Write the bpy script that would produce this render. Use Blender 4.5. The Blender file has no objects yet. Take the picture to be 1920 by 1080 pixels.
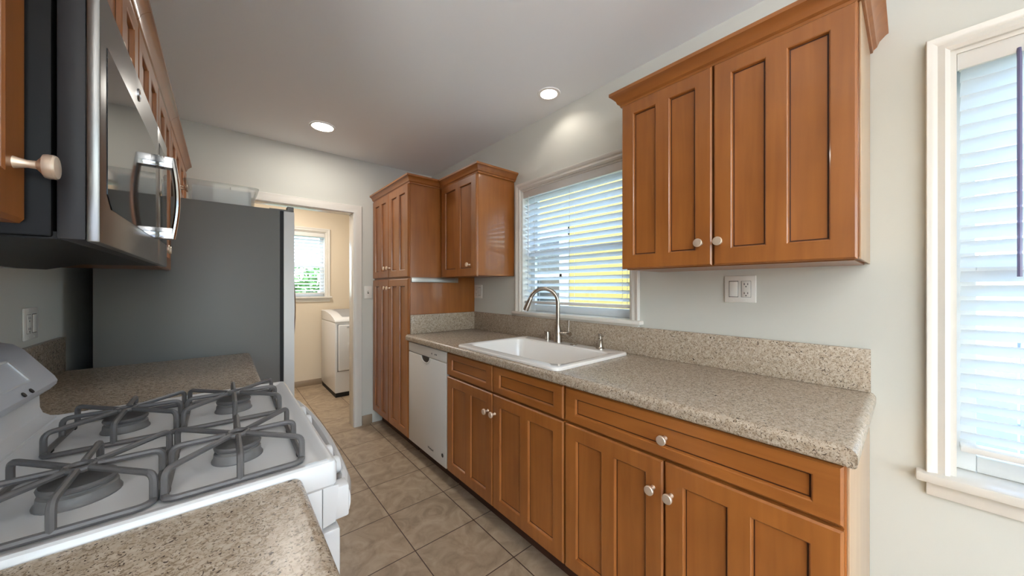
import bpy, bmesh, math, random
from mathutils import Vector, Matrix
PI = math.pi
sc = bpy.context.scene
COL = sc.collection
random.seed(7)

# ------------------------------------------------------------------ camera
cd = bpy.data.cameras.new('camera')
cam = bpy.data.objects.new('camera', cd); COL.objects.link(cam)
cd.sensor_width = 36.0
cd.lens = 636.0 / 1920.0 * 36.0
cd.clip_start = 0.02
cd.shift_y = -1.0 / 1920.0
cam.location = (0, 0, 1.27)
cam.rotation_euler = (PI / 2, 0, -math.atan2(542.0, 636.0))
sc.camera = cam

# ------------------------------------------------------------------ world, sun, exposure
w = bpy.data.worlds.new('World'); sc.world = w; w.use_nodes = True
nt = w.node_tree; nt.nodes.clear()
wo = nt.nodes.new('ShaderNodeOutputWorld'); bg = nt.nodes.new('ShaderNodeBackground')
sky = nt.nodes.new('ShaderNodeTexSky')
sky.sky_type = 'NISHITA'; sky.sun_disc = False
sky.sun_elevation = math.radians(48); sky.sun_rotation = math.radians(-70)
sky.air_density = 1.0; sky.dust_density = 1.2; sky.ozone_density = 1.0
bg.inputs['Strength'].default_value = 2.6
haze = nt.nodes.new('ShaderNodeMix'); haze.data_type = 'RGBA'; haze.inputs[0].default_value = 0.68
haze.inputs[7].default_value = (0.40, 0.41, 0.42, 1)      # thin bright overcast veil over the blue
nt.links.new(sky.outputs['Color'], haze.inputs[6]); nt.links.new(haze.outputs[2], bg.inputs['Color']); nt.links.new(bg.outputs[0], wo.inputs['Surface'])

sd = bpy.data.lights.new('sun', 'SUN'); sun = bpy.data.objects.new('sun', sd); COL.objects.link(sun)
sd.energy = 1.1; sd.angle = math.radians(0.6); sd.color = (1.0, 0.95, 0.86)
sun.location = (-6, -7, 9)
sun.rotation_euler = (Vector((0.55, 0.75, -1.0))).to_track_quat('-Z', 'Y').to_euler()

sc.view_settings.view_transform = 'Standard'
sc.view_settings.look = 'None'
sc.view_settings.gamma = 1.0
sc.view_settings.use_curve_mapping = False
sc.view_settings.exposure = 0.82
try:
    sc.cycles.max_bounces = 10; sc.cycles.diffuse_bounces = 6; sc.cycles.glossy_bounces = 5
    sc.cycles.transmission_bounces = 8; sc.cycles.transparent_max_bounces = 12
    sc.cycles.sample_clamp_indirect = 6.0
    sc.cycles.caustics_reflective = False; sc.cycles.caustics_refractive = False
    sc.cycles.use_denoising = True
except Exception:
    pass

# ------------------------------------------------------------------ materials
def lin(c):
    return tuple((x / 12.92 if x <= 0.04045 else ((x + 0.055) / 1.055) ** 2.4) for x in (v / 255.0 for v in c)) + (1.0,)

MATS = {}
def pm(name, rgb, rough=0.5, metal=0.0, coat=0.0, spec=0.5, trans=0.0, ior=1.45, emit=None, estr=0.0, bump=0.0, bscale=200.0, var=0.0, vscale=6.0):
    m = bpy.data.materials.new(name); m.use_nodes = True
    t = m.node_tree; b = t.nodes['Principled BSDF']
    b.inputs['Base Color'].default_value = lin(rgb)
    b.inputs['Roughness'].default_value = rough; b.inputs['Metallic'].default_value = metal
    b.inputs['Coat Weight'].default_value = coat; b.inputs['Coat Roughness'].default_value = 0.12
    b.inputs['Specular IOR Level'].default_value = spec
    b.inputs['Transmission Weight'].default_value = trans; b.inputs['IOR'].default_value = ior
    if emit:
        b.inputs['Emission Color'].default_value = lin(emit); b.inputs['Emission Strength'].default_value = estr
    if bump or var:
        tc = t.nodes.new('ShaderNodeTexCoord')
    if bump:
        n = t.nodes.new('ShaderNodeTexNoise'); n.inputs['Scale'].default_value = bscale; n.inputs['Detail'].default_value = 3
        bp = t.nodes.new('ShaderNodeBump'); bp.inputs['Strength'].default_value = bump; bp.inputs['Distance'].default_value = 0.002
        t.links.new(tc.outputs['Object'], n.inputs['Vector']); t.links.new(n.outputs[0], bp.inputs['Height'])
        t.links.new(bp.outputs[0], b.inputs['Normal'])
    if var:
        n = t.nodes.new('ShaderNodeTexNoise'); n.inputs['Scale'].default_value = vscale; n.inputs['Detail'].default_value = 4
        mx = t.nodes.new('ShaderNodeMix'); mx.data_type = 'RGBA'
        c = lin(rgb)
        mx.inputs[6].default_value = tuple(min(1, x * (1 - var)) for x in c[:3]) + (1,)
        mx.inputs[7].default_value = tuple(min(1, x * (1 + var)) for x in c[:3]) + (1,)
        t.links.new(tc.outputs['Object'], n.inputs['Vector']); t.links.new(n.outputs[0], mx.inputs[0])
        t.links.new(mx.outputs[2], b.inputs['Base Color'])
    MATS[name] = m
    return m

def wood_mat(name, c1, c2, horiz=None, rough=0.40, coat=0.38):
    m = bpy.data.materials.new(name); m.use_nodes = True
    t = m.node_tree; b = t.nodes['Principled BSDF']
    tc = t.nodes.new('ShaderNodeTexCoord'); mp = t.nodes.new('ShaderNodeMapping')
    sc_ = {None: (22, 22, 1.6), 'y': (22, 1.6, 22), 'x': (1.6, 22, 22)}[horiz]
    mp.inputs['Scale'].default_value = sc_
    t.links.new(tc.outputs['Object'], mp.inputs['Vector'])
    n1 = t.nodes.new('ShaderNodeTexNoise'); n1.inputs['Scale'].default_value = 1.4; n1.inputs['Detail'].default_value = 5; n1.inputs['Distortion'].default_value = 0.6
    n2 = t.nodes.new('ShaderNodeTexNoise'); n2.inputs['Scale'].default_value = 4.0; n2.inputs['Detail'].default_value = 2
    t.links.new(mp.outputs[0], n1.inputs['Vector']); t.links.new(tc.outputs['Object'], n2.inputs['Vector'])
    add = t.nodes.new('ShaderNodeMath'); add.operation = 'ADD'
    ml = t.nodes.new('ShaderNodeMath'); ml.operation = 'MULTIPLY'; ml.inputs[1].default_value = 0.55
    ml2 = t.nodes.new('ShaderNodeMath'); ml2.operation = 'MULTIPLY'; ml2.inputs[1].default_value = 0.45
    t.links.new(n1.outputs[0], ml.inputs[0]); t.links.new(n2.outputs[0], ml2.inputs[0])
    t.links.new(ml.outputs[0], add.inputs[0]); t.links.new(ml2.outputs[0], add.inputs[1])
    cr = t.nodes.new('ShaderNodeValToRGB')
    cr.color_ramp.elements[0].position = 0.32; cr.color_ramp.elements[0].color = lin(c1)
    cr.color_ramp.elements[1].position = 0.68; cr.color_ramp.elements[1].color = lin(c2)
    t.links.new(add.outputs[0], cr.inputs[0]); t.links.new(cr.outputs[0], b.inputs['Base Color'])
    b.inputs['Roughness'].default_value = rough; b.inputs['Coat Weight'].default_value = coat; b.inputs['Coat Roughness'].default_value = 0.09
    MATS[name] = m
    return m

def granite_mat(name, base, light, mid, dark, rough=0.13):
    m = bpy.data.materials.new(name); m.use_nodes = True
    t = m.node_tree; b = t.nodes['Principled BSDF']
    tc = t.nodes.new('ShaderNodeTexCoord')
    def noise(scale, det=3, dist=0.0):
        n = t.nodes.new('ShaderNodeTexNoise'); n.inputs['Scale'].default_value = scale; n.inputs['Detail'].default_value = det
        n.inputs['Distortion'].default_value = dist
        t.links.new(tc.outputs['Object'], n.inputs['Vector']); return n
    def ramp(src, p0, p1):
        r = t.nodes.new('ShaderNodeValToRGB'); r.color_ramp.elements[0].position = p0; r.color_ramp.elements[1].position = p1
        t.links.new(src, r.inputs[0]); return r.outputs[0]
    def mix(f, a, bb):
        x = t.nodes.new('ShaderNodeMix'); x.data_type = 'RGBA'
        t.links.new(f, x.inputs[0])
        for i, s in ((6, a), (7, bb)):
            if isinstance(s, tuple): x.inputs[i].default_value = s
            else: t.links.new(s, x.inputs[i])
        return x.outputs[2]
    c = mix(ramp(noise(70, 4, 0.5).outputs[0], 0.35, 0.65), lin(base), lin(light))
    c = mix(ramp(noise(150, 3, 1.4).outputs[0], 0.51, 0.60), c, lin(mid))
    c = mix(ramp(noise(125, 2, 1.8).outputs[0], 0.63, 0.67), c, lin(dark))
    c = mix(ramp(noise(260, 2, 0.5).outputs[0], 0.65, 0.70), c, lin(dark))
    t.links.new(c, b.inputs['Base Color'])
    b.inputs['Roughness'].default_value = rough; b.inputs['Specular IOR Level'].default_value = 0.38
    MATS[name] = m
    return m

def tile_mat(name, ox, oy, size, c1, c2, c3, grout):
    m = bpy.data.materials.new(name); m.use_nodes = True
    t = m.node_tree; b = t.nodes['Principled BSDF']
    tc = t.nodes.new('ShaderNodeTexCoord'); mp = t.nodes.new('ShaderNodeMapping')
    mp.inputs['Location'].default_value = (-ox, -oy, 0)
    t.links.new(tc.outputs['Object'], mp.inputs['Vector'])
    br = t.nodes.new('ShaderNodeTexBrick'); br.offset = 0.0; br.squash = 1.0
    br.inputs['Scale'].default_value = 1.0; br.inputs['Brick Width'].default_value = size; br.inputs['Row Height'].default_value = size
    br.inputs['Mortar Size'].default_value = 0.0026; br.inputs['Mortar Smooth'].default_value = 0.1; br.inputs['Bias'].default_value = 0.0
    br.inputs['Color1'].default_value = (0, 0, 0, 1); br.inputs['Color2'].default_value = (1, 1, 1, 1); br.inputs['Mortar'].default_value = (.5, .5, .5, 1)
    t.links.new(mp.outputs[0], br.inputs['Vector'])
    # a random shift of the veining for every tile
    sep = t.nodes.new('ShaderNodeSeparateColor'); t.links.new(br.outputs['Color'], sep.inputs[0])
    cx = t.nodes.new('ShaderNodeCombineXYZ'); k = t.nodes.new('ShaderNodeMath'); k.operation = 'MULTIPLY'; k.inputs[1].default_value = 13.0
    t.links.new(sep.outputs[0], k.inputs[0])
    for i in range(3): t.links.new(k.outputs[0], cx.inputs[i])
    va = t.nodes.new('ShaderNodeVectorMath'); va.operation = 'ADD'
    t.links.new(tc.outputs['Object'], va.inputs[0]); t.links.new(cx.outputs[0], va.inputs[1])
    n1 = t.nodes.new('ShaderNodeTexNoise'); n1.inputs['Scale'].default_value = 7.0; n1.inputs['Detail'].default_value = 8; n1.inputs['Distortion'].default_value = 1.8; n1.inputs['Roughness'].default_value = 0.62
    t.links.new(va.outputs[0], n1.inputs['Vector'])
    cr = t.nodes.new('ShaderNodeValToRGB'); e = cr.color_ramp.elements
    e[0].position = 0.34; e[0].color = lin(c1); e[1].position = 0.66; e[1].color = lin(c3)
    x = e.new(0.5); x.color = lin(c2)
    t.links.new(n1.outputs[0], cr.inputs[0])
    mx = t.nodes.new('ShaderNodeMix'); mx.data_type = 'RGBA'
    t.links.new(br.outputs['Fac'], mx.inputs[0]); t.links.new(cr.outputs[0], mx.inputs[6]); mx.inputs[7].default_value = lin(grout)
    t.links.new(mx.outputs[2], b.inputs['Base Color'])
    b.inputs['Roughness'].default_value = 0.38
    inv = t.nodes.new('ShaderNodeMath'); inv.operation = 'SUBTRACT'; inv.inputs[0].default_value = 1.0; t.links.new(br.outputs['Fac'], inv.inputs[1])
    bp = t.nodes.new('ShaderNodeBump'); bp.inputs['Strength'].default_value = 0.5; bp.inputs['Distance'].default_value = 0.002
    t.links.new(inv.outputs[0], bp.inputs['Height']); t.links.new(bp.outputs[0], b.inputs['Normal'])
    MATS[name] = m
    return m

def glass_mat(name, tint=(235, 242, 245), fres=0.08):
    m = bpy.data.materials.new(name); m.use_nodes = True
    t = m.node_tree; t.nodes.clear()
    o = t.nodes.new('ShaderNodeOutputMaterial'); mx = t.nodes.new('ShaderNodeMixShader')
    tr = t.nodes.new('ShaderNodeBsdfTransparent'); tr.inputs[0].default_value = lin(tint)
    gl = t.nodes.new('ShaderNodeBsdfGlossy'); gl.inputs['Roughness'].default_value = 0.03
    mx.inputs[0].default_value = fres
    t.links.new(tr.outputs[0], mx.inputs[1]); t.links.new(gl.outputs[0], mx.inputs[2]); t.links.new(mx.outputs[0], o.inputs['Surface'])
    MATS[name] = m
    return m

def slat_mat(name, rgb, translucency=0.66):
    m = bpy.data.materials.new(name); m.use_nodes = True
    t = m.node_tree; b = t.nodes['Principled BSDF']; o = [n for n in t.nodes if n.type == 'OUTPUT_MATERIAL'][0]
    b.inputs['Base Color'].default_value = lin(rgb); b.inputs['Roughness'].default_value = 0.4
    tl = t.nodes.new('ShaderNodeBsdfTranslucent'); tl.inputs[0].default_value = lin((240, 242, 244))
    mx = t.nodes.new('ShaderNodeMixShader'); mx.inputs[0].default_value = translucency
    t.links.new(b.outputs[0], mx.inputs[1]); t.links.new(tl.outputs[0], mx.inputs[2]); t.links.new(mx.outputs[0], o.inputs['Surface'])
    MATS[name] = m
    return m

WOOD = wood_mat('maple_cabinet_wood', (131, 76, 30), (158, 97, 43))
WOODH = wood_mat('maple_cabinet_wood_level_grain', (131, 76, 30), (158, 97, 43), 'y')
GLAZE = pm('dark_brown_glaze_line', (62, 28, 10), 0.45)
INNER = pm('dark_brown_toe_kick_board', (60, 32, 16), 0.7)  # plain dark brown board for the toe kicks
GRAN = granite_mat('speckled_beige_granite', (167, 151, 132), (190, 176, 159), (136, 119, 100), (64, 51, 42), 0.25)
TILE = tile_mat('veined_beige_floor_tile', 0.706, 1.547, 0.3366, (140, 122, 101), (160, 141, 118), (174, 156, 133), (64, 42, 30))
BASET = pm('beige_tile_base', (150, 130, 108), 0.4, var=0.12, vscale=9)
WALL = pm('cream_wall_paint', (205, 205, 197), 0.75, bump=0.05, bscale=260)
LWALL = pm('laundry_paint_with_lamp_tint', (222, 208, 186), 0.75, bump=0.05, bscale=260)  # cream wall with warm lamp light put into its colour
CEIL = pm('ceiling_paint', (240, 242, 243), 0.85, bump=0.05, bscale=220)
TRIM = pm('glossy_white_trim_paint', (222, 218, 210), 0.22)
WHITE = pm('white_appliance_enamel', (222, 223, 224), 0.22, coat=0.3)
DWW = pm('white_dishwasher_panel', (214, 210, 203), 0.3)
PORC = pm('white_porcelain', (240, 236, 230), 0.12, coat=0.4)
GREYP = pm('pale_grey_control_panel', (200, 202, 208), 0.35)
STEEL = pm('brushed_stainless_steel', (176, 172, 166), 0.24, 1.0)
NICKEL = pm('brushed_nickel', (176, 166, 154), 0.27, 1.0)
KNOBM = pm('satin_nickel_knob', (236, 216, 194), 0.38, 0.7)
CHROME = pm('chrome', (226, 228, 230), 0.06, 1.0)
IRON = pm('grey_enamelled_cast_iron', (92, 90, 90), 0.42, bump=0.15, bscale=160)
BURN = pm('dark_burner_enamel', (112, 110, 109), 0.45)
BLACKG = pm('black_glass', (10, 10, 11), 0.05, spec=0.6)
BLACKP = pm('black_gloss_plastic', (12, 11, 12), 0.42, spec=.2)
RUBBER = pm('black_rubber', (16, 16, 17), 0.6)
DOORST = pm('dark_stainless_microwave_face', (134, 133, 131), 0.3, 1.0)
FRSIDE = pm('grey_painted_refrigerator_side', (112, 112, 109), 0.42)
FRDOOR = pm('pale_steel_refrigerator_door_edge', (214, 213, 210), 0.4, 0.1)
SHEENW = wood_mat('maple_with_painted_sheen', (168, 138, 108), (184, 154, 122))  # cabinet maple made paler to paint in the window reflection
PLATE = pm('white_plastic_cover_plate', (230, 227, 220), 0.35)
SLOT = pm('black_outlet_slot', (18, 17, 16), 0.6)
SLAT = slat_mat('white_blind_slat', (240, 240, 238))
BLINDW = pm('white_blind_rail', (228, 226, 222), 0.35)
WAND = pm('clear_violet_plastic_wand', (128, 122, 160), 0.2, trans=0.4)
CORD = pm('white_ladder_cord', (225, 225, 225), 0.7)
SASH = pm('white_window_sash', (228, 228, 226), 0.3)
GLASS = glass_mat('window_glass')
ACRYL = glass_mat('clear_acrylic', (240, 241, 241), 0.025)
_t = ACRYL.node_tree; _o = [n for n in _t.nodes if n.type == 'OUTPUT_MATERIAL'][0]; _m = [n for n in _t.nodes if n.type == 'MIX_SHADER'][0]
_d = _t.nodes.new('ShaderNodeBsdfDiffuse'); _d.inputs[0].default_value = lin((236, 236, 234)); _x = _t.nodes.new('ShaderNodeMixShader'); _x.inputs[0].default_value = 0.16
_t.links.new(_m.outputs[0], _x.inputs[1]); _t.links.new(_d.outputs[0], _x.inputs[2]); _t.links.new(_x.outputs[0], _o.inputs['Surface'])
FROST = pm('frosted_white_bin_plastic', (246, 246, 244), 0.3, trans=0.1)
LAMP = pm('lit_lamp_diffuser', (255, 250, 240), 0.5, emit=(255, 246, 232), estr=14)
CAN = pm('white_lamp_reflector', (240, 238, 234), 0.35)
YELLOW = pm('yellow_house_paint', (182, 160, 88), 0.8, var=0.05)
EXTW = pm('white_house_trim', (214, 214, 211), 0.6)
DARKG = pm('dark_house_window_glass', (40, 46, 52), 0.1)
LAWN = pm('green_lawn', (98, 150, 70), 0.9, var=0.3, vscale=3)
CONC = pm('pale_concrete_bounce_ground', (200, 202, 203), 0.85, var=0.06)
LEAF = pm('green_hedge_leaf', (92, 150, 62), 0.6, var=0.35, vscale=5)
STEM = pm('brown_plant_stem', (84, 66, 46), 0.8)
FENCE = pm('pale_blue_grey_fence_board', (178, 190, 202), 0.7, var=0.08)
DRYW = pm('white_dryer_enamel', (226, 226, 226), 0.25, coat=0.3)
DRYTOP = pm('grey_dryer_top', (150, 150, 152), 0.35)
DRYGL = pm('smoked_dryer_window', (48, 46, 46), 0.12)
STRIPM = pm('brushed_aluminium_strip', (186, 184, 178), 0.3, 0.9)
PRINT = pm('dark_print', (44, 40, 38), 0.5)
BADGE = pm('silver_badge', (206, 206, 208), 0.12, 1.0)

# ------------------------------------------------------------------ mesh helpers
class MB:
    def __init__(self):
        self.bm = bmesh.new(); self.cur = []
    def _add(self, vs, fs, m=0):
        v = [self.bm.verts.new(p) for p in vs]
        out = []
        for f in fs:
            try:
                fc = self.bm.faces.new([v[i] for i in f]); fc.material_index = m; out.append(fc)
            except ValueError:
                pass
        return v, out
    def quad(self, pts, m=0):
        return self._add(pts, [tuple(range(len(pts)))], m)
    def box(self, x0, x1, y0, y1, z0, z1, m=0, bev=0.0, seg=2):
        x0, x1 = min(x0, x1), max(x0, x1); y0, y1 = min(y0, y1), max(y0, y1); z0, z1 = min(z0, z1), max(z0, z1)
        vs = [(x, y, z) for x in (x0, x1) for y in (y0, y1) for z in (z0, z1)]
        fs = [(0, 1, 3, 2), (4, 6, 7, 5), (0, 4, 5, 1), (2, 3, 7, 6), (0, 2, 6, 4), (1, 5, 7, 3)]
        v, f = self._add(vs, fs, m)
        if bev > 0:
            bev = min(bev, 0.45 * min(x1 - x0, y1 - y0, z1 - z0))
            es = list({e for fc in f for e in fc.edges})
            r = bmesh.ops.bevel(self.bm, geom=es, offset=bev, segments=seg, profile=0.5, affect='EDGES', clamp_overlap=True)
            for fc in r['faces']: fc.material_index = m
        return self
    def prism(self, poly, axis, a0, a1, m=0):
        # poly: list of 2D points in the other two axes (cyclic order x,y,z)
        def P(p, a):
            if axis == 'x': return (a, p[0], p[1])
            if axis == 'y': return (p[0], a, p[1])
            return (p[0], p[1], a)
        n = len(poly)
        vs = [P(p, a0) for p in poly] + [P(p, a1) for p in poly]
        fs = [tuple(range(n)), tuple(range(2 * n - 1, n - 1, -1))] + [(i, (i + 1) % n, n + (i + 1) % n, n + i) for i in range(n)]
        self._add(vs, fs, m); return self
    def tube(self, pts, r, seg=10, m=0, closed=False, cap=True, flat=None):
        pts = [Vector(p) for p in pts]; n = len(pts)
        rs = r if isinstance(r, (list, tuple)) else [r] * n
        tang = []
        for i in range(n):
            a = pts[(i - 1) % n] if (closed or i > 0) else pts[i]
            b = pts[(i + 1) % n] if (closed or i < n - 1) else pts[i]
            tang.append((b - a).normalized())
        up = Vector((0, 0, 1))
        if abs(tang[0].dot(up)) > 0.95: up = Vector((1, 0, 0))
        nrm = (up - tang[0] * up.dot(tang[0])).normalized()
        rings = []
        for i in range(n):
            nrm = (nrm - tang[i] * nrm.dot(tang[i])).normalized()
            bn = tang[i].cross(nrm)
            fx, fy = flat if flat else (1, 1)
            rings.append([self.bm.verts.new(pts[i] + (nrm * math.cos(2 * PI * k / seg) * fx + bn * math.sin(2 * PI * k / seg) * fy) * rs[i]) for k in range(seg)])
        for i in range(n if closed else n - 1):
            A, B = rings[i], rings[(i + 1) % n]
            for k in range(seg):
                f = self.bm.faces.new((A[k], A[(k + 1) % seg], B[(k + 1) % seg], B[k])); f.material_index = m
        if not closed and cap:
            f = self.bm.faces.new(rings[0][::-1]); f.material_index = m
            f = self.bm.faces.new(rings[-1]); f.material_index = m
        return self
    def lathe(self, prof, c=(0, 0, 0), axis=(0, 0, 1), seg=24, m=0, cap=True, scale=(1, 1)):
        ax = Vector(axis).normalized(); c = Vector(c)
        u = Vector((1, 0, 0)) if abs(ax.x) < 0.9 else Vector((0, 1, 0))
        u = (u - ax * u.dot(ax)).normalized(); v = ax.cross(u)
        rings = []
        for (r, h) in prof:
            rings.append([self.bm.verts.new(c + ax * h + (u * math.cos(2 * PI * k / seg) * scale[0] + v * math.sin(2 * PI * k / seg) * scale[1]) * max(r, 1e-5)) for k in range(seg)])
        for A, B in zip(rings, rings[1:]):
            for k in range(seg):
                f = self.bm.faces.new((A[k], A[(k + 1) % seg], B[(k + 1) % seg], B[k])); f.material_index = m
        if cap:
            f = self.bm.faces.new(rings[0][::-1]); f.material_index = m
            f = self.bm.faces.new(rings[-1]); f.material_index = m
        return self
    def sweep(self, prof, path, side=1, m=0, s0=0.0, s1=0.0):
        # prof: (outward offset, z) ; path: list of (x, y); mitred, open ended, capped
        path = [Vector((p[0], p[1])) for p in path]; n = len(path)
        rings = []
        for i in range(n):
            def nr(a, b):
                d = (b - a).normalized(); return Vector((d.y, -d.x)) * side
            if i == 0: mv = nr(path[0], path[1])
            elif i == n - 1: mv = nr(path[-2], path[-1])
            else:
                a, b = nr(path[i - 1], path[i]), nr(path[i], path[i + 1])
                mv = (a + b); mv = mv / mv.dot(a)
            dv_ = Vector((0, 0))
            if i == 0 and s0: dv_ = (path[1] - path[0]).normalized() * s0
            if i == n - 1 and s1: dv_ = (path[-2] - path[-1]).normalized() * s1
            rings.append([self.bm.verts.new((path[i].x + mv.x * o + dv_.x * o, path[i].y + mv.y * o + dv_.y * o, z)) for (o, z) in prof])
        k = len(prof)
        for A, B in zip(rings, rings[1:]):
            for j in range(k):
                f = self.bm.faces.new((A[j], A[(j + 1) % k], B[(j + 1) % k], B[j])); f.material_index = m
        f = self.bm.faces.new(rings[0]); f.material_index = m
        f = self.bm.faces.new(rings[-1][::-1]); f.material_index = m
        return self
    def build(self, name, mats, parent=None, angle=32, recalc=True, loc=None):
        if recalc: bmesh.ops.recalc_face_normals(self.bm, faces=self.bm.faces[:])
        off = Vector(loc) if loc is not None else (Vector(parent['_at']) if parent is not None and '_at' in parent else Vector((0, 0, 0)))
        for v in self.bm.verts: v.co -= off
        me = bpy.data.meshes.new(name); self.bm.to_mesh(me); self.bm.free()
        for m in (mats if isinstance(mats, (list, tuple)) else [mats]): me.materials.append(m)
        me.polygons.foreach_set('use_smooth', [True] * len(me.polygons))
        me.set_sharp_from_angle(angle=math.radians(angle))
        o = bpy.data.objects.new(name, me); COL.objects.link(o)
        if parent is not None:
            o.parent = parent; o['_at'] = tuple(off)
        else:
            o.location = off; o['_at'] = tuple(off)
        return o

def tag(o, label, cat, group=None, kind=None):
    if label: o['label'] = label
    if cat: o['category'] = cat
    if group: o['group'] = group
    if kind: o['kind'] = kind
    return o
def thing(name, at, label, cat, group=None):
    o = bpy.data.objects.new(name, None); COL.objects.link(o); o.location = at; o['_at'] = tuple(at)
    o.empty_display_size = 0.1
    return tag(o, label, cat, group)
def structure(o):
    o['kind'] = 'structure'; return o
def bx(name, mat, parent, *a, bev=0.0, seg=2, loc=None):
    return MB().box(*a, bev=bev, seg=seg).build(name, mat, parent, loc=loc)
def root_struct(name, at):
    o = bpy.data.objects.new(name, None); COL.objects.link(o); o.location = at; o['_at'] = tuple(at); o['kind'] = 'structure'
    return o

def wall_with_holes(name, mat, plane, c0, c1, a0, a1, z0, z1, holes):
    # plane 'x': wall thick from c0 to c1 in x, spans a0..a1 in y ; 'y' the other way round
    mb = MB()
    A = sorted({a0, a1} | {h[0] for h in holes} | {h[1] for h in holes})
    Z = sorted({z0, z1} | {h[2] for h in holes} | {h[3] for h in holes})
    def P(c, a, z): return (c, a, z) if plane == 'x' else (a, c, z)
    for c in (c0, c1):
        for i in range(len(A) - 1):
            for j in range(len(Z) - 1):
                am, zm = (A[i] + A[i + 1]) / 2, (Z[j] + Z[j + 1]) / 2
                if any(h[0] < am < h[1] and h[2] < zm < h[3] for h in holes): continue
                mb.quad([P(c, A[i], Z[j]), P(c, A[i + 1], Z[j]), P(c, A[i + 1], Z[j + 1]), P(c, A[i], Z[j + 1])])
    def rim(b0, b1, y0, y1):
        mb.quad([P(c0, b0, y0), P(c1, b0, y0), P(c1, b0, y1), P(c0, b0, y1)])
        mb.quad([P(c0, b1, y0), P(c1, b1, y0), P(c1, b1, y1), P(c0, b1, y1)])
        mb.quad([P(c0, b0, y0), P(c1, b0, y0), P(c1, b1, y0), P(c0, b1, y0)])
        mb.quad([P(c0, b0, y1), P(c1, b0, y1), P(c1, b1, y1), P(c0, b1, y1)])
    rim(a0, a1, z0, z1)
    for h in holes: rim(*h)
    bmesh.ops.remove_doubles(mb.bm, verts=mb.bm.verts[:], dist=1e-5)
    return structure(mb.build(name, mat))

# ------------------------------------------------------------------ room shell
RX = 1.68      # inner face of the long wall with the sink
LX = -0.53     # inner face of the range wall
BY = 3.28      # inner face of the far wall
LBY = 5.05     # far wall of the laundry
CZ = 2.44
FY = -3.6      # wall behind the viewpoint
W1 = (0.975, 1.865, 1.095, 1.985)   # sink window opening y0,y1,z0,z1
W2 = (-1.02, -0.079, 0.70, 1.985)   # tall window opening
W3 = (0.30, 1.045, 1.15, 2.00)      # laundry window opening (x)
structure(MB().box(-3.3, 1.95, FY - .15, BY + 0.06, -0.1, 0.0).build('floor', TILE))
structure(MB().box(-0.75, 1.95, BY + 0.06, LBY + .15, -0.1, 0.0).build('floor_laundry', TILE))
wall_with_holes('wall_right', WALL, 'x', RX, RX + 0.14, FY, BY, 0, CZ, [(w_[0] - .004, w_[1] + .004, w_[2] - .016, w_[3] + .004) for w_ in (W1, W2)])
structure(MB().box(LX - 0.12, LX, -0.30, BY, 0, CZ).build('wall_left', WALL))
wall_with_holes('wall_back', WALL, 'y', BY, BY + 0.12, LX - 0.12, RX + 0.14, -0.06, CZ, [(0.10, 0.912, -0.06, 1.955)])
wall_with_holes('wall_front', WALL, 'y', FY - 0.12, FY, -3.3, RX + 0.14, -0.06, CZ, [(-3.0, 1.3, -0.06, 2.25)])  # unseen wall; wide opening added so skylight reaches the room
structure(MB().box(-3.3, LX - 0.12, -0.42, -0.30, 0, CZ).build('wall_dining', WALL))
structure(MB().box(-3.42, -3.3, FY - .12, -0.30, 0, CZ).build('wall_dining_side', WALL))
wall_with_holes('wall_laundry_back', LWALL, 'y', LBY, LBY + 0.14, -0.75, 1.95, 0, CZ, [(W3[0] - .004, W3[1] + .004, W3[2] - .016, W3[3] + .004)])
structure(MB().box(1.82, 1.95, BY + 0.12, LBY, 0, CZ).build('wall_laundry_right', LWALL))
structure(MB().box(-0.75, -0.63, BY + 0.12, LBY, 0, CZ).build('wall_laundry_left', LWALL))
structure(MB().box(-0.75, 1.95, BY + 0.12, LBY, CZ, CZ + 0.1).build('ceiling_laundry', CEIL))

LIGHTS = [(0.552, 2.772, 0.072), (1.497, 1.414, 0.052)]
def ceiling_mesh():
    bm = bmesh.new()
    def loop(pts):
        v = [bm.verts.new(p) for p in pts]
        return [bm.edges.new((v[i], v[(i + 1) % len(v)])) for i in range(len(v))]
    es = loop([(-3.3, FY, CZ), (RX + .14, FY, CZ), (RX + .14, BY + .12, CZ), (-3.3, BY + .12, CZ)])
    for x, y, r in LIGHTS:
        es += loop([(x + r * math.cos(2 * PI * k / 32), y + r * math.sin(2 * PI * k / 32), CZ) for k in range(32)])
    bmesh.ops.triangle_fill(bm, use_beauty=True, use_dissolve=False, edges=es)
    for f in bm.faces:
        if f.normal.z > 0: f.normal_flip()
    me = bpy.data.meshes.new('ceiling'); bm.to_mesh(me); bm.free(); me.materials.append(CEIL)
    o = bpy.data.objects.new('ceiling', me); COL.objects.link(o)
    return structure(o)
ceiling_mesh()

# tile baseboards
structure(bx('baseboard_back', BASET, None, 0.976, 1.065, BY - 0.012, BY, 0, 0.085, bev=0.002))
structure(bx('baseboard_laundry_back', BASET, None, -0.62, 1.82, LBY - 0.012, LBY, 0, 0.075, bev=0.002))
structure(bx('baseboard_right', BASET, None, RX - 0.012, RX, FY, 0.06, 0, 0.085, bev=0.002))

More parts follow.
